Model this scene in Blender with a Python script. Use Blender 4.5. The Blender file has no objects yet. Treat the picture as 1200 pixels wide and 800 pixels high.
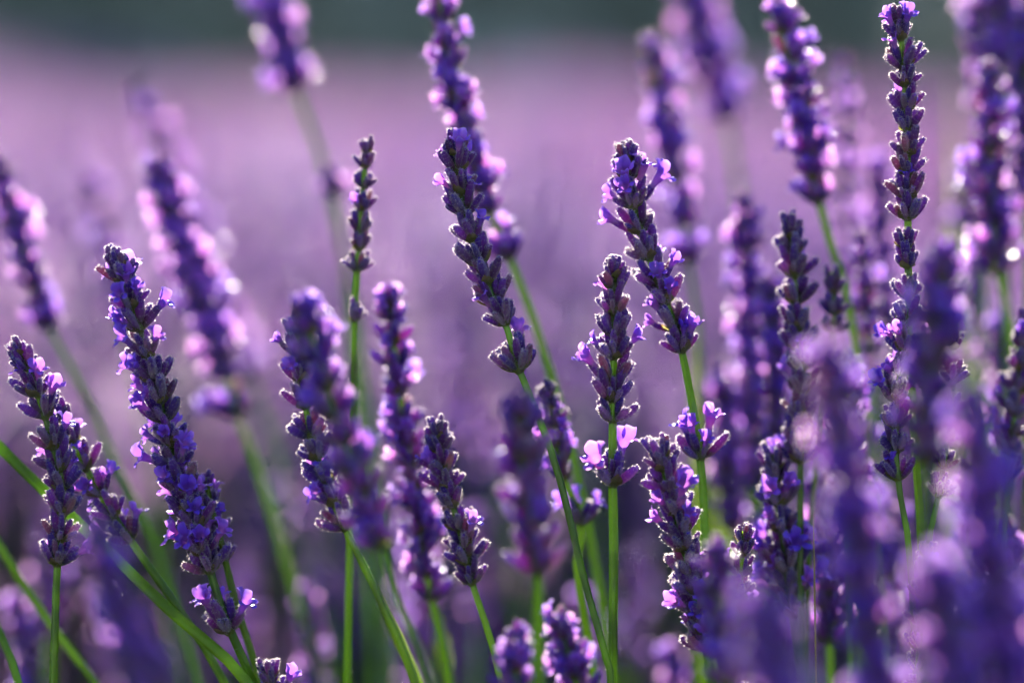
import bpy, math, random
from mathutils import Vector, Matrix

# ------------------------------------------------------------------ camera, sky, sun, exposure
scene = bpy.context.scene
col = scene.collection
R = math.radians
FOCUS = 0.72                      # metres from the lens to the sharp flower spikes
CAM_Z = 0.72
PITCH = math.atan((400 - 112) / 3333.3)
SUN_EL, SUN_AZ = 22.0, -6.0       # degrees; azimuth from +Y towards +X

cam_data = bpy.data.cameras.new('camera')
cam_data.lens = 100
cam_data.sensor_width = 36
cam_data.clip_start = 0.01
cam_data.clip_end = 3000
cam_data.dof.use_dof = True
cam_data.dof.focus_distance = FOCUS
cam_data.dof.aperture_fstop = 3.1
cam_data.dof.aperture_blades = 0
cam = bpy.data.objects.new('camera', cam_data)
cam.location = (0, 0, CAM_Z)
cam.rotation_euler = (math.pi / 2 - PITCH, 0, 0)
col.objects.link(cam)
scene.camera = cam

world = bpy.data.worlds.new('World')
scene.world = world
world.use_nodes = True
wn = world.node_tree
bg = wn.nodes['Background']
sky = wn.nodes.new('ShaderNodeTexSky')
sky.sky_type = 'NISHITA'
sky.sun_disc = False
sky.sun_elevation = R(SUN_EL)
sky.sun_rotation = R(SUN_AZ)
sky.air_density = 1.5
sky.dust_density = 0.6
sky.ozone_density = 3.0
wn.links.new(sky.outputs[0], bg.inputs[0])
bg.inputs[1].default_value = 0.05

sun_data = bpy.data.lights.new('sun', 'SUN')
sun_data.energy = 5.0
sun_data.angle = R(0.6)
sun_data.color = (1.0, 0.90, 0.77)
sun = bpy.data.objects.new('sun', sun_data)
to_sun = Vector((math.sin(R(SUN_AZ)) * math.cos(R(SUN_EL)), math.cos(R(SUN_AZ)) * math.cos(R(SUN_EL)), math.sin(R(SUN_EL))))
sun.rotation_euler = to_sun.to_track_quat('Z', 'Y').to_euler()
col.objects.link(sun)

scene.view_settings.view_transform = 'Standard'
scene.view_settings.look = 'None'
scene.view_settings.gamma = 1
scene.view_settings.exposure = 2.25
scene.view_settings.use_curve_mapping = False
scene.cycles.use_denoising = True
scene.cycles.use_adaptive_sampling = True
scene.cycles.adaptive_threshold = 0.03
scene.cycles.adaptive_min_samples = 16
scene.cycles.max_bounces = 4
scene.cycles.diffuse_bounces = 3
scene.cycles.glossy_bounces = 2
scene.cycles.transmission_bounces = 3
scene.cycles.sample_clamp_indirect = 4.0

rng = random.Random(11)

# ------------------------------------------------------------------ helpers
FWD = Vector((0, math.cos(PITCH), -math.sin(PITCH)))
UPV = Vector((0, math.sin(PITCH), math.cos(PITCH)))
CAM = Vector((0, 0, CAM_Z))
MM = 0.001
PXM = 0.36 * FOCUS / 1200         # metres per photo pixel in the sharp plane


def at(x, y, s):
    """world point seen at photo pixel (x, y), standing at FOCUS / s metres."""
    d = FOCUS / s
    k = d / 3333.3
    return CAM + FWD * d + Vector((1, 0, 0)) * ((x - 600) * k) + UPV * ((400 - y) * k)


class MB:
    """collects vertices and faces; build() links them as one mesh object."""
    def __init__(self):
        self.v, self.f, self.m, self.a = [], [], [], []

    def vert(self, p, along=0.0):
        self.v.append(tuple(p)); self.a.append(along)
        return len(self.v) - 1

    def face(self, idx, mat=0):
        self.f.append(tuple(idx)); self.m.append(mat)

    def add(self, other, mtx):
        o = len(self.v)
        self.v += [tuple(mtx @ Vector(p)) for p in other.v]
        self.a += other.a
        self.f += [tuple(i + o for i in f) for f in other.f]
        self.m += other.m

    def mesh(self, name, mats, smooth=True):
        me = bpy.data.meshes.new(name)
        me.from_pydata(self.v, [], self.f)
        for m in mats:
            me.materials.append(m)
        me.polygons.foreach_set('material_index', self.m)
        me.polygons.foreach_set('use_smooth', [smooth] * len(self.f))
        at_ = me.attributes.new('along', 'FLOAT', 'POINT')
        at_.data.foreach_set('value', self.a)
        me.update()
        return me


def link(name, data, parent=None):
    o = bpy.data.objects.new(name, data)
    col.objects.link(o)
    if parent is not None:
        o.parent = parent
    return o


def tag(o, label=None, cat=None, group=None, kind=None):
    if label: o['label'] = label
    if cat: o['category'] = cat
    if group: o['group'] = group
    if kind: o['kind'] = kind
    return o


def ground_z(x, y):
    """gentle relief: flat near the camera, the far end of the field climbs to the left."""
    t = min(1.0, max(0.0, (y - 8) / 42.0))
    t = t * t * (3 - 2 * t)
    xx = max(-40.0, min(40.0, x))
    return t * (-.05 * xx + .24 * math.sin(xx * .62 + 1.0) + .12 * math.sin(xx * 1.5)) + .012 * math.sin(x * 1.7 + y)


# ------------------------------------------------------------------ materials
def new_mat(name):
    m = bpy.data.materials.new(name)
    m.use_nodes = True
    m.node_tree.nodes.clear()
    return m, m.node_tree


def node(nt, t, **kw):
    n = nt.nodes.new(t)
    for k, v in kw.items():
        setattr(n, k, v)
    return n


def ramp(nt, stops, fac):
    r = node(nt, 'ShaderNodeValToRGB')
    e = r.color_ramp.elements
    while len(e) < len(stops):
        e.new(0.5)
    for el, (p, c) in zip(e, stops):
        el.position = p
        el.color = (*c, 1)
    nt.links.new(fac, r.inputs[0])
    return r.outputs[0]


def mixc(nt, a, b, fac, mode='MIX'):
    n = node(nt, 'ShaderNodeMix', data_type='RGBA', blend_type=mode)
    for sock, val in ((n.inputs[0], fac), (n.inputs[6], a), (n.inputs[7], b)):
        if hasattr(val, 'is_output') or isinstance(val, bpy.types.NodeSocket):
            nt.links.new(val, sock)
        elif isinstance(val, (int, float)):
            sock.default_value = val
        else:
            sock.default_value = (*val, 1)
    return n.outputs[2]


def leafy(name, stops, trans_stops, trans_fac, rough=0.5, spec=0.4, vary=None, noise_scale=900, noise_amt=0.25, bump=0.0, sheen=0.0, random_socket='object', coat=0.0):
    """front colour along the piece + light shining through it."""
    m, nt = new_mat(name)
    attr = node(nt, 'ShaderNodeAttribute', attribute_name='along')
    base = ramp(nt, stops, attr.outputs['Fac'])
    tr = ramp(nt, trans_stops, attr.outputs['Fac'])
    if random_socket == 'object':
        rnd = node(nt, 'ShaderNodeObjectInfo').outputs['Random']
    else:
        rnd = node(nt, 'ShaderNodeNewGeometry').outputs['Random Per Island']
    if vary:
        vc = ramp(nt, vary, rnd)
        base = mixc(nt, base, vc, 1.0, 'MULTIPLY')
        tr = mixc(nt, tr, vc, 0.7, 'MULTIPLY')
    tc = node(nt, 'ShaderNodeTexCoord')
    nz = node(nt, 'ShaderNodeTexNoise')
    nz.inputs['Scale'].default_value = noise_scale
    nz.inputs['Detail'].default_value = 3
    nt.links.new(tc.outputs['Object'], nz.inputs['Vector'])
    nv = None if noise_amt <= 0 else ramp(nt, [(0.3, (1 - noise_amt,) * 3), (0.7, (1 + noise_amt,) * 3)], nz.outputs['Fac'])
    if nv is not None:
        base = mixc(nt, base, nv, 1.0, 'MULTIPLY')
    p = node(nt, 'ShaderNodeBsdfPrincipled')
    nt.links.new(base, p.inputs['Base Color'])
    p.inputs['Roughness'].default_value = rough
    p.inputs['Specular IOR Level'].default_value = spec
    p.inputs['Coat Weight'].default_value = coat
    p.inputs['Coat Roughness'].default_value = 0.14
    p.inputs['Sheen Weight'].default_value = sheen
    p.inputs['Sheen Roughness'].default_value = 0.3
    if bump:
        b = node(nt, 'ShaderNodeBump')
        b.inputs['Strength'].default_value = bump
        b.inputs['Distance'].default_value = 0.0002
        nt.links.new(nz.outputs['Fac'], b.inputs['Height'])
        nt.links.new(b.outputs[0], p.inputs['Normal'])
    t = node(nt, 'ShaderNodeBsdfTranslucent')
    nt.links.new(tr, t.inputs['Color'])
    mx = node(nt, 'ShaderNodeMixShader')
    mx.inputs[0].default_value = trans_fac
    nt.links.new(p.outputs[0], mx.inputs[1])
    nt.links.new(t.outputs[0], mx.inputs[2])
    out = node(nt, 'ShaderNodeOutputMaterial')
    nt.links.new(mx.outputs[0], out.inputs[0])
    return m


CALYX_VARY = [(0.0, (0.42, 0.62, 0.75)), (0.3, (0.75, 0.8, 0.95)), (0.55, (1.3, 0.85, 1.0)), (0.78, (0.7, 0.62, 0.62)), (0.9, (0.95, 1.5, 0.7)), (1.0, (1.6, 1.5, 0.45))]
PETAL_VARY = [(0.0, (0.6, 0.65, 1.0)), (0.5, (0.95, 0.9, 1.0)), (0.85, (1.35, 1.1, 1.0)), (1.0, (1.3, 1.5, 1.1))]
M_CALYX = leafy('calyx_violet',
                [(0.0, (0.11, 0.14, 0.08)), (0.14, (0.10, 0.10, 0.12)), (0.4, (0.13, 0.055, 0.36)), (0.7, (0.16, 0.058, 0.56)), (1.0, (0.18, 0.10, 0.68))],
                [(0.0, (0.30, 0.38, 0.10)), (0.3, (0.55, 0.16, 0.55)), (1.0, (0.58, 0.22, 0.76))],
                0.36, rough=0.4, spec=0.6, vary=CALYX_VARY, noise_scale=1500, bump=0.5, sheen=0.35)
M_HAIR = leafy('calyx_fuzz', [(0.0, (0.15, 0.08, 0.38)), (1.0, (0.20, 0.13, 0.46))], [(0.0, (0.85, 0.75, 0.8)), (1.0, (0.95, 0.88, 0.86))],
               0.7, rough=0.35, spec=0.5, noise_amt=0)
M_GLAND = leafy('oil_gland', [(0.0, (0.55, 0.5, 0.5)), (1.0, (0.6, 0.55, 0.5))], [(0.0, (0.8, 0.75, 0.7)), (1.0, (0.85, 0.8, 0.7))],
                0.3, rough=0.16, spec=1.0, noise_amt=0)
M_PETAL = leafy('petal_violet',
                [(0.0, (0.40, 0.20, 0.62)), (0.28, (0.11, 0.03, 0.36)), (0.5, (0.15, 0.045, 0.68)), (1.0, (0.155, 0.07, 0.90))],
                [(0.0, (0.62, 0.22, 0.60)), (0.35, (0.42, 0.13, 0.68)), (0.8, (0.46, 0.20, 0.88)), (1.0, (0.68, 0.42, 0.94))],
                0.44, rough=0.42, spec=0.5, vary=PETAL_VARY, noise_scale=700, noise_amt=0.2, bump=0.3)
M_STEM = leafy('stem_green',
               [(0.0, (0.07, 0.165, 0.022)), (0.3, (0.055, 0.135, 0.022)), (1.0, (0.06, 0.12, 0.032))],
               [(0.0, (0.38, 0.62, 0.05)), (1.0, (0.40, 0.60, 0.07))],
               0.32, rough=0.3, spec=0.6, vary=[(0.0, (0.8, 0.9, 0.9)), (1.0, (1.2, 1.1, 0.9))], noise_scale=600, noise_amt=0.2)
M_BRACT = leafy('bract_olive',
                [(0.0, (0.11, 0.16, 0.05)), (0.6, (0.13, 0.12, 0.06)), (1.0, (0.16, 0.09, 0.09))],
                [(0.0, (0.40, 0.52, 0.08)), (1.0, (0.50, 0.32, 0.14))], 0.45, rough=0.5, noise_scale=900)
M_LEAF = leafy('leaf_grey_green',
               [(0.0, (0.045, 0.06, 0.045)), (1.0, (0.06, 0.08, 0.062))],
               [(0.0, (0.14, 0.20, 0.09)), (1.0, (0.17, 0.23, 0.12))], 0.35, rough=0.55,
               vary=[(0.0, (0.7, 0.8, 0.8)), (1.0, (1.3, 1.2, 1.0))], random_socket='island')
M_GRASS = leafy('grass_lime', [(0.0, (0.10, 0.20, 0.03)), (1.0, (0.20, 0.24, 0.06))], [(0.0, (0.34, 0.60, 0.06)), (1.0, (0.52, 0.60, 0.14))], 0.5, rough=0.45)
M_STRAW = leafy('dry_straw', [(0.0, (0.30, 0.26, 0.10)), (1.0, (0.42, 0.34, 0.16))], [(0.0, (0.6, 0.5, 0.2)), (1.0, (0.7, 0.55, 0.3))], 0.4, rough=0.4)
M_TREE = leafy('tree_leaves', [(0.0, (0.042, 0.068, 0.070)), (1.0, (0.060, 0.090, 0.088))], [(0.0, (0.02, 0.04, 0.03)), (1.0, (0.03, 0.05, 0.03))], 0.1,
               rough=0.7, spec=0.1, vary=[(0.0, (0.6, 0.75, 0.9)), (1.0, (1.3, 1.3, 1.1))], noise_amt=0, random_socket='island')
M_BARK = leafy('tree_bark', [(0.0, (0.08, 0.06, 0.045)), (1.0, (0.10, 0.08, 0.06))], [(0.0, (0, 0, 0)), (1.0, (0, 0, 0))], 0.0, rough=0.9, noise_scale=6)
# the far field keeps the same pigments; its colours vary from flower to flower
FIELD_VARY = [(0.0, (0.7, 0.75, 0.95)), (0.5, (1.0, 0.95, 1.0)), (1.0, (1.45, 1.25, 1.1))]
M_FCALYX = leafy('field_calyx', [(0.0, (0.09, 0.05, 0.24)), (1.0, (0.11, 0.055, 0.40))], [(0.0, (0.34, 0.12, 0.42)), (1.0, (0.38, 0.13, 0.55))],
                 0.26, rough=0.5, vary=FIELD_VARY, noise_amt=0)
M_FSTEM = leafy('field_stem', [(0.0, (0.04, 0.07, 0.03)), (1.0, (0.05, 0.09, 0.035))], [(0.0, (0.10, 0.16, 0.04)), (1.0, (0.14, 0.22, 0.05))], 0.2, rough=0.6, noise_amt=0)
M_FPETAL = leafy('field_petal', [(0.0, (0.28, 0.15, 0.60)), (1.0, (0.24, 0.12, 0.75))], [(0.0, (0.72, 0.33, 0.66)), (1.0, (0.72, 0.38, 0.70))],
                 0.46, rough=0.5, vary=FIELD_VARY, noise_amt=0)


def soil_material():
    m, nt = new_mat('dry_soil')
    tc = node(nt, 'ShaderNodeTexCoord')
    n1 = node(nt, 'ShaderNodeTexNoise'); n1.inputs['Scale'].default_value = 3; n1.inputs['Detail'].default_value = 8
    nt.links.new(tc.outputs['Object'], n1.inputs['Vector'])
    c = ramp(nt, [(0.3, (0.11, 0.075, 0.05)), (0.7, (0.24, 0.17, 0.11))], n1.outputs['Fac'])
    p = node(nt, 'ShaderNodeBsdfPrincipled'); p.inputs['Roughness'].default_value = 0.95
    nt.links.new(c, p.inputs['Base Color'])
    n2 = node(nt, 'ShaderNodeTexNoise'); n2.inputs['Scale'].default_value = 60; n2.inputs['Detail'].default_value = 6
    nt.links.new(tc.outputs['Object'], n2.inputs['Vector'])
    b = node(nt, 'ShaderNodeBump'); b.inputs['Strength'].default_value = 0.6; b.inputs['Distance'].default_value = 0.02
    nt.links.new(n2.outputs['Fac'], b.inputs['Height']); nt.links.new(b.outputs[0], p.inputs['Normal'])
    out = node(nt, 'ShaderNodeOutputMaterial'); nt.links.new(p.outputs[0], out.inputs[0])
    return m


def hill_material():
    m, nt = new_mat('hazed_hill_scrub')
    tc = node(nt, 'ShaderNodeTexCoord')
    n1 = node(nt, 'ShaderNodeTexNoise'); n1.inputs['Scale'].default_value = 0.25; n1.inputs['Detail'].default_value = 9
    nt.links.new(tc.outputs['Object'], n1.inputs['Vector'])
    c = ramp(nt, [(0.3, (0.10, 0.15, 0.17)), (0.7, (0.17, 0.23, 0.25))], n1.outputs['Fac'])  # scrub colour with the blue-grey of distant haze painted in
    p = node(nt, 'ShaderNodeBsdfPrincipled'); p.inputs['Roughness'].default_value = 0.95
    nt.links.new(c, p.inputs['Base Color'])
    out = node(nt, 'ShaderNodeOutputMaterial'); nt.links.new(p.outputs[0], out.inputs[0])
    return m


# ------------------------------------------------------------------ setting: ground, hills, wood
def build_ground():
    mb = MB()
    n = 60
    ys = [-30 + 2.2 * i for i in range(42)] + [75, 90, 120, 180, 300]
    xs = [-200, -120, -70, -50] + [-30 + 2 * i for i in range(31)] + [50, 70, 120, 200]
    idx = {}
    for j, y in enumerate(ys):
        for i, x in enumerate(xs):
            z = ground_z(x, y) if y < 130 else ground_z(x, 60)
            idx[i, j] = mb.vert((x, y, z))
    for j in range(len(ys) - 1):
        for i in range(len(xs) - 1):
            mb.face((idx[i, j], idx[i + 1, j], idx[i + 1, j + 1], idx[i, j + 1]))
    o = link('ground', mb.mesh('ground', [soil_material()]))
    tag(o, kind='structure')


def build_hills():
    mb = MB()
    r2 = random.Random(5)
    ph = [r2.uniform(0, 6.28) for _ in range(6)]
    idx = {}
    NX, NY = 80, 8
    for j in range(NY):
        for i in range(NX):
            x = -195 + 390 * i / (NX - 1)
            t = j / (NY - 1)
            crest = 24 + 1.2 * math.sin(x / 33 + ph[0]) + .8 * math.sin(x / 12 + ph[1]) + .4 * math.sin(x / 5 + ph[2])
            z = -3 + crest * math.sin(t * math.pi / 2) ** 1.3 + (0 if j in (0, NY - 1) else .5 * math.sin(x / 3 + j * 2.1 + ph[3]))
            idx[i, j] = mb.vert((x, 95 + 70 * t, z))
    for j in range(NY - 1):
        for i in range(NX - 1):
            mb.face((idx[i, j], idx[i + 1, j], idx[i + 1, j + 1], idx[i, j + 1]))
    o = link('hills', mb.mesh('hills', [hill_material()]))
    tag(o, kind='structure')


def tapered_tube(mb, pts, radii, seg, mat):
    prev = None
    n = len(pts)
    for k, p in enumerate(pts):
        d = (pts[min(k + 1, n - 1)] - pts[max(k - 1, 0)]).normalized()
        q = d.to_track_quat('Z', 'Y').to_matrix()
        ring = [mb.vert(p + q @ Vector((radii[k] * math.cos(6.2832 * i / seg), radii[k] * math.sin(6.2832 * i / seg), 0)), k / (n - 1)) for i in range(seg)]
        if prev:
            for i in range(seg):
                mb.face((prev[i], prev[(i + 1) % seg], ring[(i + 1) % seg], ring[i]), mat)
        prev = ring


def build_wood():
    """the dark far-off wood along the field's end, one mass."""
    mb = MB()
    r2 = random.Random(21)
    x = -52.0
    while x < 52:
        y = 60 + r2.uniform(-6, 6)
        px = 600 + x / y * 3333
        h = r2.uniform(6.5, 10.5)
        w = r2.uniform(1.6, 2.4)
        gap = 365 < px < 490 or 1070 < px < 1150
        if gap:
            h, w = r2.uniform(0.9, 1.3), 0.9
        base = Vector((x, y, ground_z(x, y) - .05))
        top = base + Vector((r2.uniform(-.3, .3), r2.uniform(-.3, .3), h * 0.8))
        tapered_tube(mb, [base, base.lerp(top, .5), top], [.03 * h, .02 * h, .008 * h], 6, 1)
        for _ in range(5):
            a = r2.uniform(0, 6.28); f = r2.uniform(.25, .7)
            s0 = base.lerp(top, f)
            e0 = s0 + Vector((math.cos(a) * w * .7, math.sin(a) * w * .7, h * .15))
            tapered_tube(mb, [s0, s0.lerp(e0, .5) + Vector((0, 0, .1)), e0], [.009 * h, .006 * h, .003 * h], 4, 1)
        lobes = [(Vector((r2.uniform(-.6, .6) * w, r2.uniform(-.6, .6) * w, h * r2.uniform(.12, .9))), r2.uniform(.5, .95) * w) for _ in range(11)]
        for _ in range(620 if not gap else 160):
            c, rad = r2.choice(lobes)
            d = Vector((r2.gauss(0, 1), r2.gauss(0, 1), r2.gauss(0, 1))).normalized() * rad * r2.uniform(.55, 1.05)
            p = base + c + d
            if p.z < base.z + .1: p.z = base.z + r2.uniform(.1, .8)
            u = Vector((r2.gauss(0, 1), r2.gauss(0, 1), r2.gauss(0, 1))).normalized()
            v = u.orthogonal().normalized()
            s = r2.uniform(.22, .45)
            i0 = mb.vert(p + u * s, .2); i1 = mb.vert(p + v * s * .7, .5); i2 = mb.vert(p - u * s, 1); i3 = mb.vert(p - v * s * .7, .5)
            mb.face((i0, i1, i2, i3), 0)
        x += r2.uniform(1.3, 2.3)
    o = link('far_wood', mb.mesh('far_wood', [M_TREE, M_BARK], False))
    tag(o, 'dark blurred wood along the far end of the lavender field', 'wood', kind='stuff')


# ------------------------------------------------------------------ lavender pieces (real size, metres)
def calyx_mb(seed, hairs=400, glands=7, gland_r=.10, seg=10, rings=8):
    r = random.Random(seed)
    mb = MB()
    L = r.uniform(5.3, 6.5) * MM
    prof = [(0, .38), (.06, .56), (.22, .86), (.45, 1.02), (.68, 1.0), (.86, .84), (.98, .58), (1.0, .40)]
    bend = r.uniform(.1, .6) * MM
    k = r.uniform(.78, .96)
    ph = r.uniform(0, 6.28)
    grid = []
    for j, (t, rad) in enumerate(prof):
        ring = []
        for i in range(seg):
            a = 6.28318 * i / seg
            rr = rad * k * MM * (1 + .13 * math.cos(a * seg / 2 + ph * 0) * min(1, t * 5))
            z = t * L + (.22 * MM * math.cos(a * 2.5 + ph) if j >= 6 else 0)
            ring.append(mb.vert((rr * math.cos(a), rr * math.sin(a) + bend * t * t, z), t))
        grid.append(ring)
    for j in range(len(prof) - 1):
        for i in range(seg):
            mb.face((grid[j][i], grid[j][(i + 1) % seg], grid[j + 1][(i + 1) % seg], grid[j + 1][i]), 0)
    tip = mb.vert((0, bend, L * 1.035), 1.0)
    for i in range(seg):
        mb.face((grid[-1][i], grid[-1][(i + 1) % seg], tip), 0)
    # short silvery hairs, each rooted in a vertex of the calyx
    for _ in range(hairs):
        j = r.choice((1, 2, 3, 3, 4, 4, 5, 5, 6, 6, 7)); i = r.randrange(seg)
        v0 = grid[j][i]; v1 = grid[j][(i + 1) % seg]
        p = Vector(mb.v[v0]); q = Vector(mb.v[v1])
        outw = Vector((p.x, p.y - bend * prof[j][0] ** 2, 0)).normalized()
        d = (outw + Vector((r.gauss(0, .45), r.gauss(0, .45), r.uniform(-.1, 1.2)))).normalized()
        base2 = p + (q - p).normalized() * .085 * MM
        a_ = mb.vert(base2, .3)
        t_ = mb.vert(p + d * r.uniform(.3, .75) * MM, 1.0)
        mb.face((v0, a_, t_), 1)
    # tiny shining oil glands near the mouth
    for _ in range(glands):
        j = r.choice((3, 4, 5, 6, 6, 7)); i = r.randrange(seg)
        v0 = grid[j][i]
        p = Vector(mb.v[v0]); outw = Vector((p.x, p.y - bend * prof[j][0] ** 2, .0004)).normalized()
        g = gland_r * r.uniform(.6, 1.3) * MM
        c = p + outw * g
        u = outw.orthogonal().normalized(); w_ = outw.cross(u)
        eq = [mb.vert(c + (u * math.cos(x * 1.2566) + w_ * math.sin(x * 1.2566)) * g, 1) for x in range(5)]
        tp = mb.vert(c + outw * g, 1)
        for x in range(5):
            mb.face((v0, eq[(x + 1) % 5], eq[x]), 2)
            mb.face((tp, eq[x], eq[(x + 1) % 5]), 2)
    mb.length = L
    return mb


def corolla_mb(seed, openness=1.0):
    """two-lipped lavender corolla: tube, two broad upper lobes, three small lower ones."""
    r = random.Random(seed)
    mb = MB()
    n = 20
    rows = [(4.2, .62, 0.0), (5.6, .72, .12), (6.7, .95, .22), (7.3, 1.15, .3)]
    grid = []
    for z, rad, al in rows:
        grid.append([mb.vert((rad * MM * math.cos(6.28318 * i / n + .3142), rad * MM * math.sin(6.28318 * i / n + .3142) + .1 * MM, z * MM), al) for i in range(n)])
    for j in range(len(rows) - 1):
        for i in range(n):
            mb.face((grid[j][i], grid[j][(i + 1) % n], grid[j + 1][(i + 1) % n], grid[j + 1][i]), 0)
    # lobe k is centred at 18+36+72k degrees: 54, 126 upper; 198, 270, 342 lower
    for k in range(5):
        a0 = R(54 + 72 * k)
        upper = k < 2
        Lr = (r.uniform(2.7, 3.5) if upper else r.uniform(1.9, 2.5)) * MM
        W = (r.uniform(1.35, 1.7) if upper else r.uniform(.85, 1.15)) * MM
        t0, t1 = (R(5), R(55) * openness + R(r.uniform(-15, 20))) if upper else (R(30), R(105) * openness + R(r.uniform(-20, 15)))
        rad = Vector((math.cos(a0), math.sin(a0), 0)); tan = Vector((-math.sin(a0), math.cos(a0), 0))
        cols = 5
        start = 4 * k + 1 - 1
        base = [grid[-1][(start + c) % n] for c in range(cols)]
        cen = sum((Vector(mb.v[b]) for b in base), Vector()) / cols
        prev = base
        pos = cen.copy()
        nr = 4
        rph = r.uniform(0, 6.28)
        for j in range(1, nr + 1):
            t = j / nr
            tl = t0 + (t1 - t0) * t
            d = Vector((0, 0, 1)) * math.cos(tl) + rad * math.sin(tl)
            pos = pos + d * (Lr / nr)
            nrm = d.cross(tan)
            wid = W * (.55 + .9 * t - .78 * t ** 3.0)
            row = []
            for c in range(cols):
                u = (c / (cols - 1)) * 2 - 1
                back = -d * (Lr * .26 * u * u * t)
                ruff = nrm * (math.sin(rph + u * 3.1 + t * 3.0) * .34 * MM * t + .35 * MM * u * u * t * (1 if upper else -.6))
                jit = Vector((r.gauss(0, .06), r.gauss(0, .06), r.gauss(0, .06))) * MM
                row.append(mb.vert(pos + tan * (u * wid) + back + ruff + jit, .3 + .7 * t))
            for c in range(cols - 1):
                mb.face((prev[c], prev[c + 1], row[c + 1], row[c]), 0)
            prev = row
    return mb


def collar_mb(seed):
    """node of a whorl: a green ring round the stem with two pointed papery bracts."""
    r = random.Random(seed)
    mb = MB()
    n = 12
    grid = []
    for z, rad in ((-1.1, .75), (-.5, 1.15), (.1, 1.3), (.7, 1.05), (1.3, .72)):
        grid.append([mb.vert((rad * MM * math.cos(6.28318 * i / n), rad * MM * math.sin(6.28318 * i / n), z * MM), .1) for i in range(n)])
    for j in range(4):
        for i in range(n):
            mb.face((grid[j][i], grid[j][(i + 1) % n], grid[j + 1][(i + 1) % n], grid[j + 1][i]), 0)
    for k in range(2):
        a0 = math.pi * k
        rad = Vector((math.cos(a0), math.sin(a0), 0)); tan = Vector((-math.sin(a0), math.cos(a0), 0))
        prev = [grid[1][(6 * k + c - 2) % n] for c in range(5)]
        pos = rad * 1.15 * MM + Vector((0, 0, -.5 * MM))
        L = r.uniform(3.0, 4.2) * MM
        for j in range(1, 5):
            t = j / 4
            tl = R(75 - 45 * t)
            d = Vector((0, 0, 1)) * math.cos(tl) + rad * math.sin(tl)
            pos = pos + d * L / 4
            wid = (1.6 + 1.0 * t - 2.5 * t ** 2.2) * MM
            row = []
            for c in range(5):
                u = c / 2 - 1
                row.append(mb.vert(pos + tan * u * wid - rad * (u * u * .6 * MM), t))
            for c in range(4):
                mb.face((prev[c], prev[c + 1], row[c + 1], row[c]), 0)
            prev = row
    return mb


CALYX = [calyx_mb(100 + i) for i in range(10)]
COROLLA = [corolla_mb(200 + i, 1.0 if i < 5 else .45) for i in range(8)]
COLLAR = [collar_mb(300 + i) for i in range(4)]
CALYX_ME = [m.mesh('calyx', [M_CALYX, M_HAIR, M_GLAND]) for m in CALYX]
COROLLA_ME = [m.mesh('floret', [M_PETAL]) for m in COROLLA]
COLLAR_ME = [m.mesh('flower_whorl', [M_BRACT]) for m in COLLAR]


def place(phi, tau, rad, z):
    """matrix of a calyx leaning out from the stem by tau at azimuth phi."""
    zz = Vector((math.sin(tau) * math.cos(phi), math.sin(tau) * math.sin(phi), math.cos(tau)))
    yy = Vector((-math.cos(tau) * math.cos(phi), -math.cos(tau) * math.sin(phi), math.sin(tau)))
    xx = yy.cross(zz)
    m = Matrix((xx, yy, zz)).transposed().to_4x4()
    m.translation = Vector((rad * math.cos(phi), rad * math.sin(phi), z))
    return m


def whorl_layout(r, closed, dense=1.0):
    """two opposed fans of calyxes, an outer and an inner tier: [(matrix, outer?)]"""
    out = []
    for fan in (0, math.pi):
        no = r.choice((3, 4))
        for i in range(no):
            a = fan + (i - (no - 1) / 2) * R(40) + r.gauss(0, .14)
            tau = R(r.uniform(34, 58)) * (1 - .55 * closed)
            m = place(a, tau, .95 * MM, r.uniform(-.5, .1) * MM)
            out.append((m @ Matrix.Scale(r.uniform(.7, 1.15), 4), True))
        ni = r.choice((2, 2, 3))
        for i in range(ni):
            a = fan + (i - (ni - 1) / 2) * R(50) + r.gauss(0, .15)
            tau = R(r.uniform(13, 28)) * (1 - .5 * closed)
            m = place(a, tau, .85 * MM, r.uniform(.5, 1.3) * MM)
            out.append((m @ Matrix.Scale(r.uniform(.7, 1.18), 4), False))
    return out


def joined_whorl(seed, bloom, closed):
    r = random.Random(seed)
    mb = MB()
    c = COLLAR[seed % 4]
    o = len(mb.v)
    mb.add(c, Matrix.Identity(4))
    for m, outer in whorl_layout(r, closed):
        cal = CALYX_LO[r.randrange(len(CALYX_LO))]
        b = MB(); b.v, b.f, b.a = cal.v, cal.f, cal.a
        b.m = [1 + k for k in cal.m]
        mb.add(b, m)
        if r.random() < bloom:
            co = COROLLA[r.randrange(len(COROLLA))]
            b = MB(); b.v, b.f, b.a = co.v, co.f, co.a
            b.m = [4] * len(co.f)
            mb.add(b, m @ Matrix.Scale(.86, 4))
    return mb.mesh('flower_whorl', [M_BRACT, M_CALYX_I, M_HAIR, M_GLAND, M_PETAL_I])


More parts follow.
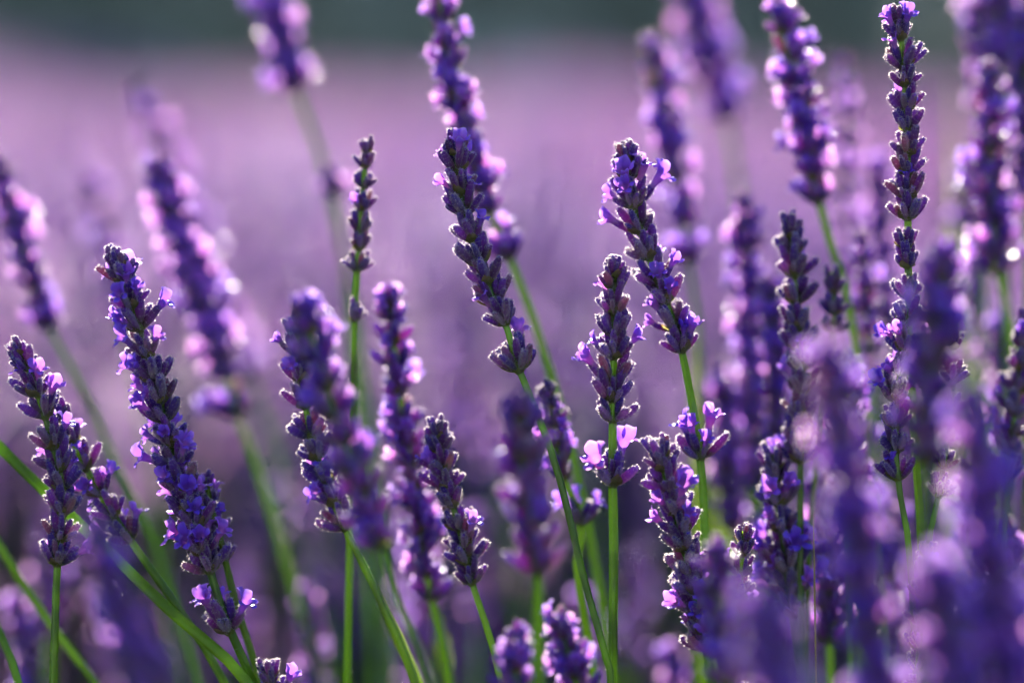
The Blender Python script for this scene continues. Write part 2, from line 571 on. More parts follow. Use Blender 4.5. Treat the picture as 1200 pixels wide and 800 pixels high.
M_CALYX_I = leafy('calyx_violet_soft',
                  [(0.0, (0.11, 0.14, 0.08)), (0.14, (0.10, 0.10, 0.12)), (0.4, (0.13, 0.055, 0.36)), (0.7, (0.16, 0.058, 0.56)), (1.0, (0.18, 0.10, 0.68))],
                  [(0.0, (0.30, 0.38, 0.10)), (0.3, (0.55, 0.16, 0.55)), (1.0, (0.58, 0.22, 0.76))],
                  0.46, rough=0.34, spec=0.7, vary=CALYX_VARY, noise_scale=1500, sheen=0.2, random_socket='island', coat=0.15)
M_PETAL_I = leafy('petal_violet_soft',
                  [(0.0, (0.40, 0.20, 0.62)), (0.28, (0.11, 0.03, 0.36)), (0.5, (0.15, 0.045, 0.68)), (1.0, (0.155, 0.07, 0.90))],
                  [(0.0, (0.70, 0.25, 0.60)), (0.35, (0.50, 0.14, 0.66)), (0.75, (0.66, 0.34, 0.86)), (1.0, (0.86, 0.66, 0.92))],
                  0.46, rough=0.4, spec=0.5, coat=0.1, vary=PETAL_VARY, noise_scale=700, noise_amt=0.2, random_socket='island')
CALYX_LO = [calyx_mb(400 + i, hairs=60, glands=6, gland_r=.17) for i in range(5)]
JOINED = {('low', i): joined_whorl(500 + i, .15, 0) for i in range(4)}
JOINED.update({('mid', i): joined_whorl(560 + i, .38, 0) for i in range(5)})
JOINED.update({('high', i): joined_whorl(520 + i, .62, 0) for i in range(5)})
JOINED.update({('bud', i): joined_whorl(540 + i, .0, .8) for i in range(3)})


# ------------------------------------------------------------------ curves
def catmull(pts, n):
    """n points evenly spread over a smooth curve through pts."""
    P = [pts[0] * 2 - pts[1]] + list(pts) + [pts[-1] * 2 - pts[-2]]
    dense = []
    for i in range(1, len(P) - 2):
        for k in range(16):
            t = k / 16
            a, b, c, d = P[i - 1], P[i], P[i + 1], P[i + 2]
            dense.append(.5 * ((2 * b) + (c - a) * t + (2 * a - 5 * b + 4 * c - d) * t * t + (3 * b - a - 3 * c + d) * t ** 3))
    dense.append(P[-2])
    acc = [0]
    for i in range(1, len(dense)):
        acc.append(acc[-1] + (dense[i] - dense[i - 1]).length)
    out = []
    j = 0
    for k in range(n):
        L = acc[-1] * k / (n - 1)
        while j < len(acc) - 2 and acc[j + 1] < L:
            j += 1
        f = (L - acc[j]) / max(1e-9, acc[j + 1] - acc[j])
        out.append(dense[j].lerp(dense[j + 1], f))
    return out, acc[-1]


def stem_mb(pts, r_top, r_bot, spike_frac, r):
    """four-ridged stem from the tip (pts[0]) down to the base."""
    mb = MB()
    n = len(pts)
    seg = 12
    prev = None
    q = None
    for k, p in enumerate(pts):
        d = (pts[max(k - 1, 0)] - pts[min(k + 1, n - 1)]).normalized()
        if q is None:
            q = d.to_track_quat('Z', 'Y')
        else:
            q = (q @ Vector((0, 0, 1))).rotation_difference(d) @ q
        t = k / (n - 1)
        f = min(1, t / max(.05, spike_frac * 1.6))
        rad = r_top + (r_bot - r_top) * f ** .8
        ring = []
        for i in range(seg):
            a = 6.28318 * i / seg
            rr = rad * (1 + .17 * math.cos(4 * a))
            ring.append(mb.vert(p + q @ Vector((rr * math.cos(a), rr * math.sin(a), 0)), t))
        if prev:
            for i in range(seg):
                mb.face((prev[i], ring[i], ring[(i + 1) % seg], prev[(i + 1) % seg]), 0)
        prev = ring
    # fine hairs on the ridges
    for _ in range(int(n * 16)):
        k = r.randrange(n); i = r.randrange(seg)
        v = k * seg + i
        p = Vector(mb.v[v]); dd = (p - pts[k]).normalized()
        a_ = mb.vert(p + Vector((0, 0, .05 * MM)), .5)
        t_ = mb.vert(p + (dd + Vector((r.gauss(0, .3), r.gauss(0, .3), r.gauss(0, .3)))) * r.uniform(.12, .3) * MM, 1.0)
        mb.face((v, a_, t_), 1)
    return mb


# ------------------------------------------------------------------ one lavender stem with its flower spike
GROUP = 'lavender flower spikes in front of the field'


def lavender(label, s, spike, w, n, bloom, stem=(), lone=(), slope=None, seed=None, base_x=None, group=GROUP, spike_top_bud=True, two_florets=False, stem_w=1.0, stem_mat=None):
    """spike: photo pixels from tip to lowest whorl; lone: pixels of separate lower whorls;
    stem: pixels further down; w: width of the spike in photo pixels, as it would be in the sharp plane."""
    sd = seed if seed is not None else (int(spike[0][0] * 7 + spike[0][1] * 13) & 0xffff)
    r = random.Random(sd)
    sharp = abs(1 - s) <= .05
    if slope is None:
        slope = r.uniform(-.10, .10) if sharp else r.uniform(-.2, .2)
    y0 = sum(p[1] for p in spike) / len(spike)

    def pt(p):
        d = FOCUS / s + slope * (p[1] - y0) * PXM / s
        return at(p[0], p[1], FOCUS / d)
    sp = [pt(p) for p in spike]
    down = [pt(p) for p in list(lone) + list(stem)]
    down.sort(key=lambda v: -v.z)
    allp = sp + down
    # carry the stem on down into the bush, bending towards upright
    d = (allp[-1] - allp[-2]).normalized()
    p = allp[-1].copy()
    while p.z > .14:
        d = (d + Vector((-d.x * .25, -d.y * .25, -.22))).normalized()
        p = p + d * .06
        allp.append(p.copy())
    base = allp[-1].copy()
    root = link('lavender_stem', None)
    root.empty_display_size = .01
    root.location = base
    tag(root, label, 'lavender', group)
    k = w / 56.0 * (.86 if s < .93 else 1.0)
    pts, total = catmull([v - base for v in allp], 64 if sharp else 40)
    _, sl = catmull(sp, 8)
    st = link('stem', stem_mb(pts, .62 * MM * k ** .5, 1.0 * MM * stem_w * k ** .5, sl / total, r).mesh('stem', [stem_mat or M_STEM, M_HAIR]), root)
    # whorls
    wp, _ = catmull([v - base for v in sp], 40)
    spots = []
    for i in range(n):
        t = (i / (n - 1)) ** .93 if n > 1 else 0
        t = min(1, max(0, t + (r.gauss(0, .008) if 0 < i < n - 1 else 0)))
        j = t * 39
        a, b = wp[int(j)], wp[min(39, int(j) + 1)]
        tang = (wp[max(0, int(j) - 2)] - wp[min(39, int(j) + 2)]).normalized()
        spots.append((a.lerp(b, j - int(j)), tang, t, False))
    for q in lone:
        v = pt(q) - base
        i0 = min(range(len(pts)), key=lambda i: (pts[i] - v).length)
        tang = (pts[max(0, i0 - 1)] - pts[min(len(pts) - 1, i0 + 1)]).normalized()
        spots.append((v, tang, 1.0, True))
    spin0 = r.uniform(0, math.pi)
    for i, (v, tang, t, is_lone) in enumerate(spots):
        q = tang.to_track_quat('Z', 'Y') @ Matrix.Rotation(spin0 + i * math.pi / 2 + r.gauss(0, .25), 4, 'Z').to_quaternion()
        closed = .85 if i == 0 else (.45 if i == 1 else r.uniform(0, .18))
        size = k * (1.16 if is_lone else .78 if i == 0 else .9 if i == 1 else r.uniform(.95, 1.08))
        if i == 0:
            v = v - tang * 3.2 * MM * k
        bl = bloom * (0 if i == 0 else .5 if i == 1 else r.choice((.4, 1, 1, 1.7)))
        M = Matrix.LocRotScale(v, q, Vector((size, size, size)))
        if sharp:
            wh = link('flower_whorl', r.choice(COLLAR_ME), root)
            wh.matrix_basis = M
            lay = whorl_layout(r, closed)
            pair = ()
            if two_florets and is_lone:
                bl = 0
                by_x = sorted(lay, key=lambda mo: (q @ mo[0].to_3x3().col[2]).x + (.0 if mo[1] else 0))
                pair = (by_x[1][0], by_x[-2][0])
            for m, outer in lay:
                c = link('calyx', r.choice(CALYX_ME), wh)
                c.matrix_basis = m @ Matrix.Rotation(r.uniform(0, 6.28), 4, 'Z')
                if r.random() < bl * (1 if outer else .7) or any(m is x for x in pair):
                    f = link('floret', r.choice(COROLLA_ME), wh)
                    f.matrix_basis = m @ Matrix.Rotation(r.gauss(0, .35), 4, 'Z') @ Matrix.Scale(1.05 if pair else r.uniform(.9, 1.1), 4)
        else:
            kind = 'bud' if closed > .6 else ('high' if bl > .36 else 'mid' if bl > .15 else 'low')
            me = r.choice([m for (kk, _), m in JOINED.items() if kk == kind])
            wh = link('flower_whorl', me, root)
            wh.matrix_basis = M
    return root


build_ground()
build_hills()
build_wood()


def build_haze():
    """the sunlit summer air over the field."""
    mb = MB()
    c = [mb.vert((x, y, z)) for z in (-6, 27) for y in (-45, 320) for x in (-210, 210)]
    for f in ((0, 2, 3, 1), (4, 5, 7, 6), (0, 1, 5, 4), (2, 6, 7, 3), (0, 4, 6, 2), (1, 3, 7, 5)):
        mb.face([c[i] for i in f])
    m, nt = new_mat('summer_haze')
    v = node(nt, 'ShaderNodeVolumePrincipled')
    v.inputs['Color'].default_value = (0.55, 0.82, 1.0, 1)
    v.inputs['Density'].default_value = HAZE
    v.inputs['Anisotropy'].default_value = 0.35
    out = node(nt, 'ShaderNodeOutputMaterial')
    nt.links.new(v.outputs[0], out.inputs['Volume'])
    o = link('haze', mb.mesh('haze', [m], False))
    tag(o, kind='stuff')


HAZE = 0.00025
build_haze()

# ------------------------------------------------------------------ the field behind: one mass of lavender
def field_spike(mb, r, base, tip, nwh, scale):
    """light version of a spike for the far field."""
    d = (tip - base)
    mid = base.lerp(tip, .5) + Vector((r.gauss(0, .006), r.gauss(0, .006), 0))
    tapered_tube(mb, [base, mid, tip], [.0013, .0012, .0007], 4, 2)
    ax = (tip - mid).normalized()
    q = ax.to_track_quat('Z', 'Y').to_matrix()
    for i in range(nwh):
        c = tip - ax * (i * 5.6 * MM * scale)
        sc = scale * (.7 if i == 0 else .9 if i == 1 else 1)
        for j in range(9):
            a = j * 2.399 + r.uniform(-.3, .3)
            tau = R(r.uniform(15, 52)) * (.4 if i == 0 else 1)
            m = place(a, tau, .9 * MM, r.uniform(-.5, 1) * MM)
            pts = [(0, 0, 0), (1.0, 0, 2.8), (-.5, .87, 2.8), (-.5, -.87, 2.8), (0, 0, 5.4)]
            ids = [mb.vert(c + q @ ((m @ (Vector(p_) * MM)) * sc), p_[2] / 5.4) for p_ in pts]
            for f in ((0, 2, 1), (0, 3, 2), (0, 1, 3), (4, 1, 2), (4, 2, 3), (4, 3, 1)):
                mb.face([ids[x] for x in f], 0)
            if i and r.random() < .3:
                w_ = r.uniform(1.6, 2.6)
                pts = [(-.6, 0, 5), (.6, 0, 5), (-w_, 1.2, 7.6), (w_, 1.0, 7.4), (-w_ * .5, 2.6, 9), (w_ * .6, 2.4, 8.8), (-w_ * .8, -1.8, 7), (w_ * .8, -2.0, 7.2)]
                ids = [mb.vert(c + q @ ((m @ (Vector(p_) * MM)) * sc), (p_[2] - 5) / 4) for p_ in pts]
                for f in ((0, 1, 3, 2), (2, 3, 5, 4), (1, 0, 6, 7)):
                    mb.face([ids[x] for x in f], 1)


def scatter_tree():
    """geometry nodes: the mesh's faces are a mound of plants, its loose points the spots where it grows."""
    ng = bpy.data.node_groups.new('grow_on_spots', 'GeometryNodeTree')
    ng.interface.new_socket('Geometry', in_out='INPUT', socket_type='NodeSocketGeometry')
    ng.interface.new_socket('Geometry', in_out='OUTPUT', socket_type='NodeSocketGeometry')
    L = ng.links.new
    gi = ng.nodes.new('NodeGroupInput'); go = ng.nodes.new('NodeGroupOutput')

    def named(n, ty):
        x = ng.nodes.new('GeometryNodeInputNamedAttribute'); x.data_type = ty
        x.inputs['Name'].default_value = n
        return x.outputs['Attribute']
    sep = ng.nodes.new('GeometryNodeSeparateGeometry'); sep.domain = 'POINT'
    cmp_ = ng.nodes.new('FunctionNodeCompare'); cmp_.data_type = 'FLOAT'; cmp_.operation = 'GREATER_THAN'
    L(named('size', 'FLOAT'), cmp_.inputs[0]); cmp_.inputs[1].default_value = 0.01
    L(gi.outputs[0], sep.inputs[0]); L(cmp_.outputs[0], sep.inputs[1])
    iop = ng.nodes.new('GeometryNodeInstanceOnPoints')
    comb = ng.nodes.new('ShaderNodeCombineXYZ')
    L(named('turn', 'FLOAT'), comb.inputs[2])
    L(sep.outputs[0], iop.inputs['Points']); L(sep.outputs[1], iop.inputs['Instance'])
    L(comb.outputs[0], iop.inputs['Rotation'])
    L(named('size', 'FLOAT'), iop.inputs['Scale'])
    L(iop.outputs[0], go.inputs[0])
    return ng


def grow(name, mb, mats, spots):
    """link mb as one object repeated over spots [(x, y, z, turn, size)]"""
    n0 = len(mb.v)
    for x, y, z, _, _ in spots:
        mb.vert((x, y, z))
    me = mb.mesh(name, mats)
    for key, k in (('turn', 3), ('size', 4)):
        a_ = me.attributes.new(key, 'FLOAT', 'POINT')
        a_.data.foreach_set('value', [0.0] * n0 + [s[k] for s in spots])
    o = link(name, me)
    mod = o.modifiers.new('grow', 'NODES')
    mod.node_group = scatter_tree()
    return o


def build_field():
    r = random.Random(77)
    # one lavender mound, 0.62 m across, domed
    mound = MB()
    for i in range(400):
        a = i * 2.39996; rad = .31 * math.sqrt((i + .5) / 400)
        b = Vector((math.cos(a) * rad * .45, math.sin(a) * rad * .45, .04))
        dome = .625 - .06 * (rad / .31) ** 2
        h = dome + (r.uniform(-.05, .03) if i % 2 else r.uniform(-.30, -.04))
        t_ = Vector((math.cos(a) * rad * 1.05 + r.gauss(0, .025), math.sin(a) * rad * 1.05 + r.gauss(0, .025), h))
        field_spike(mound, r, b, t_, r.randint(7, 13), r.uniform(.95, 1.3))
    spots = []
    # rows run nearly across the view, a little skewed; a path between rows
    row_y = 1.5
    k = 0
    while row_y < 55:
        half = 2.4 + row_y * .55
        x = -half + r.uniform(0, .4)
        while x < half:
            y = row_y + x * .06 * min(1, max(0, row_y - 1.5)) + r.gauss(0, .05)
            spots.append((x, y, ground_z(x, y), r.uniform(0, 6.283), r.uniform(.95, 1.09) if row_y < 2 else r.uniform(.86, 1.1)))
            if row_y < 20:
                y2 = y + .34
                x2 = x + r.uniform(-.2, .2)
                spots.append((x2, y2, ground_z(x2, y2), r.uniform(0, 6.283), r.uniform(.86, 1.1)))
            x += r.uniform(.40, .56)
        row_y += 1.15 if row_y < 20 else .9
    # the near row goes on to both sides of what the photograph shows
    for sx in (-1, 1):
        for x in (.62, 1.05, 1.5, 1.95):
            spots.append((sx * x, .72 + r.gauss(0, .04), 0, r.uniform(0, 6.283), r.uniform(.95, 1.05)))
    o = grow('lavender_field', mound, [M_FCALYX, M_FPETAL, M_FSTEM], spots)
    tag(o, 'soft purple lavender field stretching back to the dark wood', 'lavender field', kind='stuff')

    mb = MB()
    for i in range(1500):
        a = r.uniform(0, 6.28); rad = .33 * math.sqrt(r.random())
        b = Vector((math.cos(a) * rad, math.sin(a) * rad, r.uniform(0, .25) * (1.15 - (rad / .33) ** 2)))
        d = Vector((math.cos(a) * r.uniform(.1, .9), math.sin(a) * r.uniform(.1, .9), 1)).normalized()
        L = r.uniform(.05, .11)
        sd = d.orthogonal().normalized() * .0024
        nn = d.cross(sd).normalized() * .004
        i0 = mb.vert(b - sd * .5, 0); i1 = mb.vert(b + sd * .5, 0)
        i2 = mb.vert(b + d * L * .5 + sd + nn, .5); i3 = mb.vert(b + d * L * .5 - sd + nn, .5)
        i4 = mb.vert(b + d * L, 1)
        mb.face((i0, i1, i2, i3)); mb.face((i3, i2, i4))
    near = [(x * .42 + r.gauss(0, .04), y, 0, r.uniform(0, 6.283), r.uniform(.95, 1.15)) for x in range(-4, 5) for y in (.62, .98)]
    o = grow('lavender_foliage', mb, [M_LEAF], near + [s for s in spots if s[1] < 16])
    tag(o, 'narrow grey green lavender leaves below the flower stems', 'foliage', kind='stuff')


build_field()

# ------------------------------------------------------------------ the flower stems the photograph shows
# sharp or nearly sharp
lavender('sharp tall violet spike at centre, bare stem gap above its lowest whorl', 1.0,
         [(533, 166), (540, 225), (556, 290), (574, 340), (592, 378)], 60, 9, .14,
         stem=[(650, 540), (685, 680), (712, 775), (718, 815)], lone=[(608, 432)])
lavender('straight upright sharp spike with two blue florets on its separate lowest whorl', 1.0,
         [(720, 308), (719, 400), (718, 492)], 57, 8, .07, stem=[(719, 640), (718, 815)], lone=[(718, 566)], slope=.02, two_florets=True)
lavender('blue tipped spike with open blue florets just above right of the straight upright one', .99,
         [(734, 174), (742, 240), (765, 315), (785, 365), (799, 410)], 58, 9, .24,
         stem=[(824, 580), (829, 700), (832, 815)], lone=[(821, 534)])
lavender('sharp dark violet spike at left, blooming heavily, leaning to the right', 1.0,
         [(136, 300), (152, 350), (180, 440), (205, 540), (246, 668)], 60, 15, .24, seed=4242,
         stem=[(285, 770), (300, 815)], lone=[(268, 738)])
lavender('half hidden spike close behind the heavily blooming left one, florets at its foot', .985,
         [(240, 560), (252, 605), (264, 655)], 40, 4, .3, stem=[(280, 720), (308, 815)])
lavender('leftmost sharp spike, its tip nodding to the left edge above a thin upright stem', 1.0,
         [(18, 403), (40, 450), (62, 520), (74, 590), (67, 660)], 54, 10, .10, stem=[(65, 720), (62, 815)])
lavender('blooming spike crossing behind the leftmost sharp one, leaning down to the right', .985,
         [(70, 480), (92, 530), (118, 580), (152, 632)], 54, 6, .30, stem=[(200, 700), (270, 815)])
lavender('slender dark spike with silvery glints and one small whorl below on a bare green stem', .97,
         [(430, 168), (426, 220), (422, 270), (419, 316)], 40, 7, .02, stem=[(412, 560), (409, 680), (407, 815)], lone=[(416, 374)])
lavender('tall straight sharp spike at upper right reaching almost the top edge', .995,
         [(1053, 14), (1059, 80), (1063, 160), (1064, 255)], 52, 10, .10, stem=[(1066, 400), (1075, 560), (1080, 640)], slope=.03)
lavender('sharp spike directly below the tall straight one, silver edged on its left side', .995,
         [(1060, 276), (1064, 330), (1062, 400), (1050, 470), (1052, 560)], 52, 10, .12, stem=[(1065, 640), (1075, 815)])
lavender('sharp spike with curved outward whorls peeping out right of the blue blurred one', .99,
         [(1112, 372), (1118, 420), (1112, 500), (1100, 580)], 46, 7, .10, stem=[(1088, 640), (1075, 815)])
lavender('small sharp spike low at right between big blurred blooms', 1.0,
         [(1086, 640), (1082, 690), (1078, 740), (1074, 812)], 40, 7, .12, stem=[(1072, 850)])
lavender('small sharp dark spike rising from the bottom edge, right of centre', 1.0,
         [(871, 622), (868, 680), (864, 740), (858, 815)], 46, 9, .03, stem=[(855, 860)])
lavender('dark nodding budded spike low at centre left of the blurred blue one', .985,
         [(511, 498), (520, 550), (538, 620), (553, 682)], 54, 9, .03, stem=[(572, 740), (590, 815)])
lavender('silver edged spike at left of centre with glittering light spots beside it', 1.01,
         [(346, 380), (352, 440), (370, 530), (404, 618)], 56, 9, .08, stem=[(440, 690), (492, 815)])
lavender('slightly soft spike with florets, tip nodding left, below the two florets whorl', 1.006,
         [(770, 520), (786, 580), (804, 650), (828, 760)], 64, 11, .12, stem=[(830, 780), (840, 830)])
lavender('blooming spike with pale tip low right, beside the small sharp dark one', .972,
         [(906, 532), (912, 590), (920, 650), (928, 720)], 62, 8, .25, stem=[(936, 780), (940, 830)])
lavender('violet spike with glinting crown tips right of the pink blurred column', .972,
         [(926, 262), (930, 310), (934, 370), (940, 440), (938, 540)], 60, 11, .15, stem=[(938, 640), (938, 815)])
lavender('short side spike with shiny tips pressed against the glinting crown spike', .955,
         [(975, 318), (978, 350), (976, 390)], 42, 4, .02, stem=[(966, 470), (950, 620), (942, 815)])
lavender('pink floret spike on a lime stem close behind the bare stem at centre', .96,
         [(640, 455), (648, 500), (660, 560)], 46, 6, .35, stem=[(676, 660), (696, 790), (700, 830)], lone=[(682, 612)])
lavender('pale topped spike just entering at the bottom edge, left of centre', .99,
         [(313, 780), (322, 815), (330, 860)], 56, 5, .05, stem=[(335, 900)])
# softly blurred, just behind
lavender('tall blurred spike behind the centre one, running out at the top edge', .925,
         [(508, -30), (522, 40), (537, 120), (556, 190), (574, 248)], 64, 12, .36, stem=[(640, 420), (690, 620)], lone=[(597, 300)])
lavender('blurred violet column of whorls left of the dark nodding budded spike', .94,
         [(456, 342), (464, 420), (474, 500), (492, 620), (505, 700)], 58, 14, .36, stem=[(520, 760), (530, 830)])
lavender('blurred tall spike on a bright lime stem left of the tall straight one', .92,
         [(910, 8), (928, 70), (942, 140), (958, 236)], 68, 9, .38, stem=[(986, 320), (1002, 400), (1020, 560)])
lavender('big blurred pink lit spike at upper left behind the sharp left one', .87,
         [(184, 192), (206, 260), (236, 340), (268, 440)], 78, 11, .6, stem=[(300, 540), (330, 640), (370, 780)], lone=[(277, 486)])
lavender('blurred spike cut by the left edge above a pale green stem', .875,
         [(-4, 190), (18, 260), (40, 330), (56, 384)], 64, 9, .38, stem=[(95, 450), (130, 530), (190, 660)])
lavender('very blurred pale spike with bubble like tip at upper left', .75,
         [(158, 104), (186, 160), (216, 240), (262, 360), (292, 440)], 72, 13, .6, stem=[(330, 560)])
lavender('faint pale spike between the left edge spike and the big pink lit one', .75,
         [(104, 210), (124, 270), (146, 370)], 60, 8, .5, stem=[(170, 500)])
lavender('blurred spike hanging in from the top edge left of centre', .82,
         [(296, -70), (316, -10), (332, 50), (346, 106)], 78, 10, .55, stem=[(372, 170), (395, 260), (420, 400)])
lavender('pink lit lone blurred whorl on a stem left of the slender dark spike', .84,
         [(386, 200), (394, 228)], 56, 2, .9, stem=[(402, 300), (420, 500)], seed=5)
lavender('blurred spike with round light spots, upper right of the blue tipped one', .86,
         [(762, 50), (774, 120), (788, 190), (804, 262)], 66, 9, .4, stem=[(815, 340), (822, 480)], lone=[(808, 306)])
lavender('very blurred pink spike running out at the top edge, right of centre', .77,
         [(790, -70), (812, 0), (832, 70), (852, 140)], 84, 11, .7, stem=[(868, 240), (880, 400)])
lavender('blurred pink column left of the glinting crown spike', .885,
         [(872, 232), (876, 320), (878, 420), (884, 500), (890, 570)], 62, 14, .5, stem=[(892, 680)])
lavender('blurred spike filling the top right corner', .86,
         [(1164, -60), (1168, 10), (1172, 80)], 70, 7, .5, stem=[(1176, 180), (1180, 400)])
lavender('blurred stout spike near the right edge with a pale stem stub', .9,
         [(1158, 84), (1160, 160), (1162, 240), (1166, 318)], 76, 9, .45, stem=[(1186, 380), (1195, 470)])
lavender('blurred spike cut by the right edge near the top', .88,
         [(1198, 20), (1200, 110), (1204, 240)], 70, 9, .2, stem=[(1206, 400)])
lavender('soft spike half cut by the right edge at mid height', .955,
         [(1200, 372), (1196, 430), (1188, 500), (1180, 560)], 52, 8, .12, stem=[(1172, 680)])
lavender('dim blurred column between the lime stem and the tall straight spike', .82,
         [(990, 70), (992, 150), (990, 250), (1000, 330), (1010, 430)], 52, 13, .12, stem=[(1015, 560)])
lavender('dusky blurred spike behind the lime stem, right of the glinting crown spike', .9,
         [(1010, 280), (1016, 350), (1020, 440)], 52, 7, .10, stem=[(1024, 600)])
lavender('blurred pink spike low behind the slender green stem at centre left', .8,
         [(480, 560), (484, 610), (492, 680), (500, 760)], 62, 9, .3, stem=[(505, 860)])
# blurred, nearer than the sharp plane
lavender('blurred blue spike on a lime stub in front of the bare stem at centre', 1.10,
         [(610, 470), (614, 540), (622, 610), (630, 668)], 68, 8, .10, stem=[(630, 740), (632, 830)])
lavender('blurred pink flecked spike entering at the bottom edge, centre', 1.05,
         [(652, 722), (664, 760), (680, 815)], 54, 5, .35, stem=[(690, 880)])
lavender('blurred violet spike at the bottom edge beneath the blurred blue one', 1.07,
         [(606, 738), (602, 780), (606, 830)], 50, 5, .3, stem=[(610, 900)])
lavender('big blurred foreground spike at lower left with pink light spots', 1.2,
         [(110, 615), (134, 690), (164, 760), (196, 830)], 50, 9, .2, stem=[(250, 900)])
lavender('glittering blurred spike in front of the silver edged one', 1.085,
         [(352, 352), (372, 420), (398, 500), (424, 580), (446, 640)], 60, 10, .06, stem=[(470, 720), (520, 830)])
lavender('largest blurred foreground spike at right with overlapping pink discs', 1.2,
         [(968, 400), (980, 490), (1000, 600), (1016, 720), (1030, 830)], 58, 15, .4, stem=[(1040, 900)])
lavender('blurred deep blue spike standing before the silver edged right one', 1.12,
         [(1106, 292), (1100, 370), (1090, 460), (1084, 540)], 64, 10, .09, stem=[(1084, 640), (1080, 830)])
lavender('blurred mauve foreground spike left of the right edge', 1.22,
         [(1140, 470), (1150, 560), (1166, 660), (1184, 780), (1196, 850)], 58, 14, .4, stem=[(1200, 950)])
lavender('blurred foreground spike in the bottom right corner', 1.25,
         [(1090, 660), (1104, 740), (1120, 830)], 58, 9, .1, stem=[(1130, 920)])
lavender('blurred blue foreground spike right of the nodding soft one', 1.1,
         [(838, 640), (842, 690), (848, 740), (852, 800)], 60, 7, .12, stem=[(850, 850)])
lavender('ghostly blurred foreground spike over the small sharp dark one', 1.32,
         [(888, 700), (900, 760), (912, 840)], 66, 7, .3, stem=[(920, 900)])
# the crowd at lower right
for x, y, s, bl, lab in [
        (1000, 470, .9, .25, 'blurred violet spike between the glinting crown column and the silver edged spike'),
        (1036, 580, .89, .3, 'blurred pinkish spike low behind the largest foreground spike'),
        (1136, 540, .9, .3, 'blurred violet spike right of the deep blue foreground one'),
        (1178, 620, .93, .25, 'soft violet spike at the right edge, lower half'),
        (962, 560, .93, .25, 'soft violet spike right of the pale tipped low one'),
        (1140, 690, 1.1, .3, 'blurred violet spike at the bottom edge right of the small sharp right one'),
        (900, 600, .9, .25, 'blurred violet spike directly behind the pale tipped low one'),
        (1170, 380, .86, .25, 'blurred violet spike below the stout right edge spike'),
        (846, 430, .87, .3, 'blurred pinkish spike left of the tall pink column at right of centre'),
        (902, 330, .9, .3, 'blurred spike between the pink column and the glinting crown spike'),
        (986, 420, .94, .2, 'soft dark spike right of the glinting crown spike, lower down'),
        (1028, 190, .82, .25, 'blurred spike close on the left of the tall straight one'),
        (1132, 190, .8, .3, 'blurred pale spike between the tall straight and the stout right spikes'),
        (1140, -60, .84, .3, 'blurred spike cut by the top edge left of the corner one')]:
    lavender(lab, s, [(x, y), (x + 4, y + 60), (x + 8, y + 130), (x + 10, y + 190)], 60, 11, bl, stem=[(x + 12, y + 280)])

# dim spikes low in the gap before the next row
r3 = random.Random(8)
for x, y, s, where in [
        (60, 600, .8, 'under the leftmost sharp spike'), (110, 690, .76, 'behind the big lower left foreground spike'),
        (330, 560, .72, 'left of the silver edged spike foot'), (360, 690, .84, 'low between the two green stems left of centre'),
        (290, 640, .7, 'right of the heavily blooming left spike'), (560, 600, .76, 'right of the dark nodding budded spike'),
        (680, 700, .8, 'between the two long stems at centre'), (750, 640, .74, 'right of the straight upright stem'),
        (790, 760, .85, 'at the bottom edge under the nodding soft spike'), (20, 700, .85, 'in the bottom left corner'),
        (470, 690, .74, 'at the bottom left of the nodding budded stem'), (1000, 560, .8, 'behind the largest right foreground spike'),
        (1130, 640, .78, 'behind the mauve right foreground spike'), (900, 640, .75, 'behind the small sharp dark spike'),
        (545, 420, .68, 'faint below the tall centre spike'), (640, 330, .66, 'faint right of the tall centre spike'),
        (395, 420, .7, 'faint beside the slender green stem'), (1040, 330, .7, 'faint behind the silver edged right spike'),
        (345, 330, .6, 'very faint left of the slender dark spike'), (515, 370, .56, 'very faint below the sharp centre tip'),
        (300, 235, .55, 'very faint right of the big pink lit spike'), (478, 220, .52, 'very faint between the slender and the centre spikes'),
        (665, 190, .54, 'very faint right of the centre tips'), (60, 150, .56, 'very faint above the left edge spike'),
        (640, 420, .62, 'very faint left of the straight upright spike'), (850, 190, .58, 'very faint left of the lime stemmed blurred spike'),
        (225, 120, .54, 'very faint above the big pink lit spike'), (1110, 240, .6, 'very faint right of the tall straight spike'),
        (430, 500, .62, 'very faint above the lower green stems'), (770, 420, .6, 'very faint below the blue tipped spike')]:
    dx = r3.uniform(-8, 22)
    lavender('dim blurred violet spike ' + where, s, [(x, y), (x + dx, y + 70), (x + dx * 2, y + 140)], r3.uniform(52, 64), 8, r3.uniform(.08, .25),
             stem=[(x + dx * 3, y + 230)], group='dim blurred spikes low behind the sharp ones')

# stems whose spikes stand beyond the left edge
lavender('green stem sweeping in from the left edge down to the heavily blooming spike', .965,
         [(-130, 380), (-90, 430)], 56, 5, .1, stem=[(0, 524), (100, 620), (200, 716), (300, 812)], slope=-.3, stem_w=1.35, stem_mat=M_GRASS)
lavender('blurred green stem curving in low at the left edge', .93,
         [(-150, 420), (-110, 470)], 56, 5, .1, stem=[(0, 640), (50, 720), (120, 815)])
lavender('short green stem crossing the bottom left corner', .97,
         [(-110, 480), (-80, 540)], 56, 5, .1, stem=[(0, 742), (26, 815)])


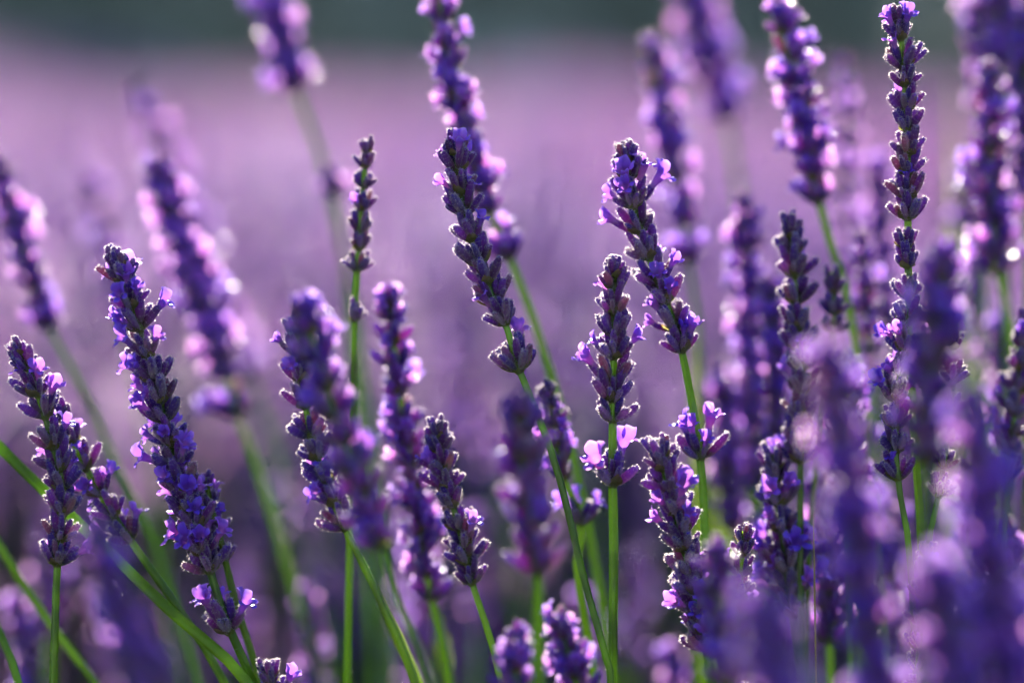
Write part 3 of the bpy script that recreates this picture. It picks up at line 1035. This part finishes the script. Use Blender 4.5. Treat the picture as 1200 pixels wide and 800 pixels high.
# grass blades and a dry stalk among the stems
def blade(name, label, cat, s, pix, width, mat, group=None):
    pts, _ = catmull([at(x, y, s) for x, y in pix], 18)
    p = pts[-1].copy(); d = (pts[-1] - pts[-2]).normalized()
    while p.z > .1:
        d = (d + Vector((-d.x * .2, -d.y * .2, -.2))).normalized(); p = p + d * .05; pts.append(p.copy())
    base = pts[-1].copy()
    mb = MB()
    n = len(pts); prev = None
    for k, p in enumerate(pts):
        t = k / (n - 1)
        wd = width * MM * min(1, .12 + 3.5 * t) / 2
        a = .5 + .6 * t
        side = Vector((math.cos(a), math.sin(a), 0)); nrm = Vector((-math.sin(a), math.cos(a), 0))
        q = p - base
        th = .12 * MM + wd * .1
        row = [mb.vert(q - side * wd + nrm * wd * .5, 1 - t), mb.vert(q - nrm * th, 1 - t), mb.vert(q + side * wd + nrm * wd * .5, 1 - t), mb.vert(q + nrm * th, 1 - t)]
        if prev:
            for i in range(4):
                mb.face((prev[i], prev[(i + 1) % 4], row[(i + 1) % 4], row[i]))
        prev = row
    o = link(name, mb.mesh(name, [mat]))
    o.location = base
    tag(o, label, cat, group)


blade('grass_blade', 'blurred lime green blade standing behind the blue tipped spike', 'grass blade', .84, [(812, 400), (816, 470), (822, 600), (826, 820)], 5, M_GRASS, 'grass blades among the stems')
blade('grass_blade', 'blurred lime blade behind the nodding soft spike at right of centre', 'grass blade', .82, [(850, 470), (846, 600), (850, 820)], 6, M_GRASS, 'grass blades among the stems')
blade('grass_blade', 'pale yellow green blurred blade right of the tall straight spike', 'grass blade', .74, [(1116, 96), (1118, 180), (1122, 320), (1130, 600)], 6, M_GRASS, 'grass blades among the stems')
blade('grass_blade', 'blurred green patch of a broad blade near the right edge', 'grass blade', .72, [(1156, 420), (1152, 480), (1150, 700)], 12, M_GRASS, 'grass blades among the stems')
blade('grass_blade', 'blurred green blade beside the lower stem left of centre', 'grass blade', .94, [(440, 690), (470, 750), (505, 830)], 3.5, M_GRASS, 'grass blades among the stems')
blade('grass_blade', 'bright blurred blade at the bottom edge left of the nodding budded stem', 'grass blade', .86, [(512, 720), (522, 770), (530, 830)], 5, M_GRASS, 'grass blades among the stems')
blade('dry_stalk', 'hair thin dry straw stalk upright at lower right', 'dry stalk', .995, [(953, 600), (955, 680), (957, 815)], .7, M_STRAW)
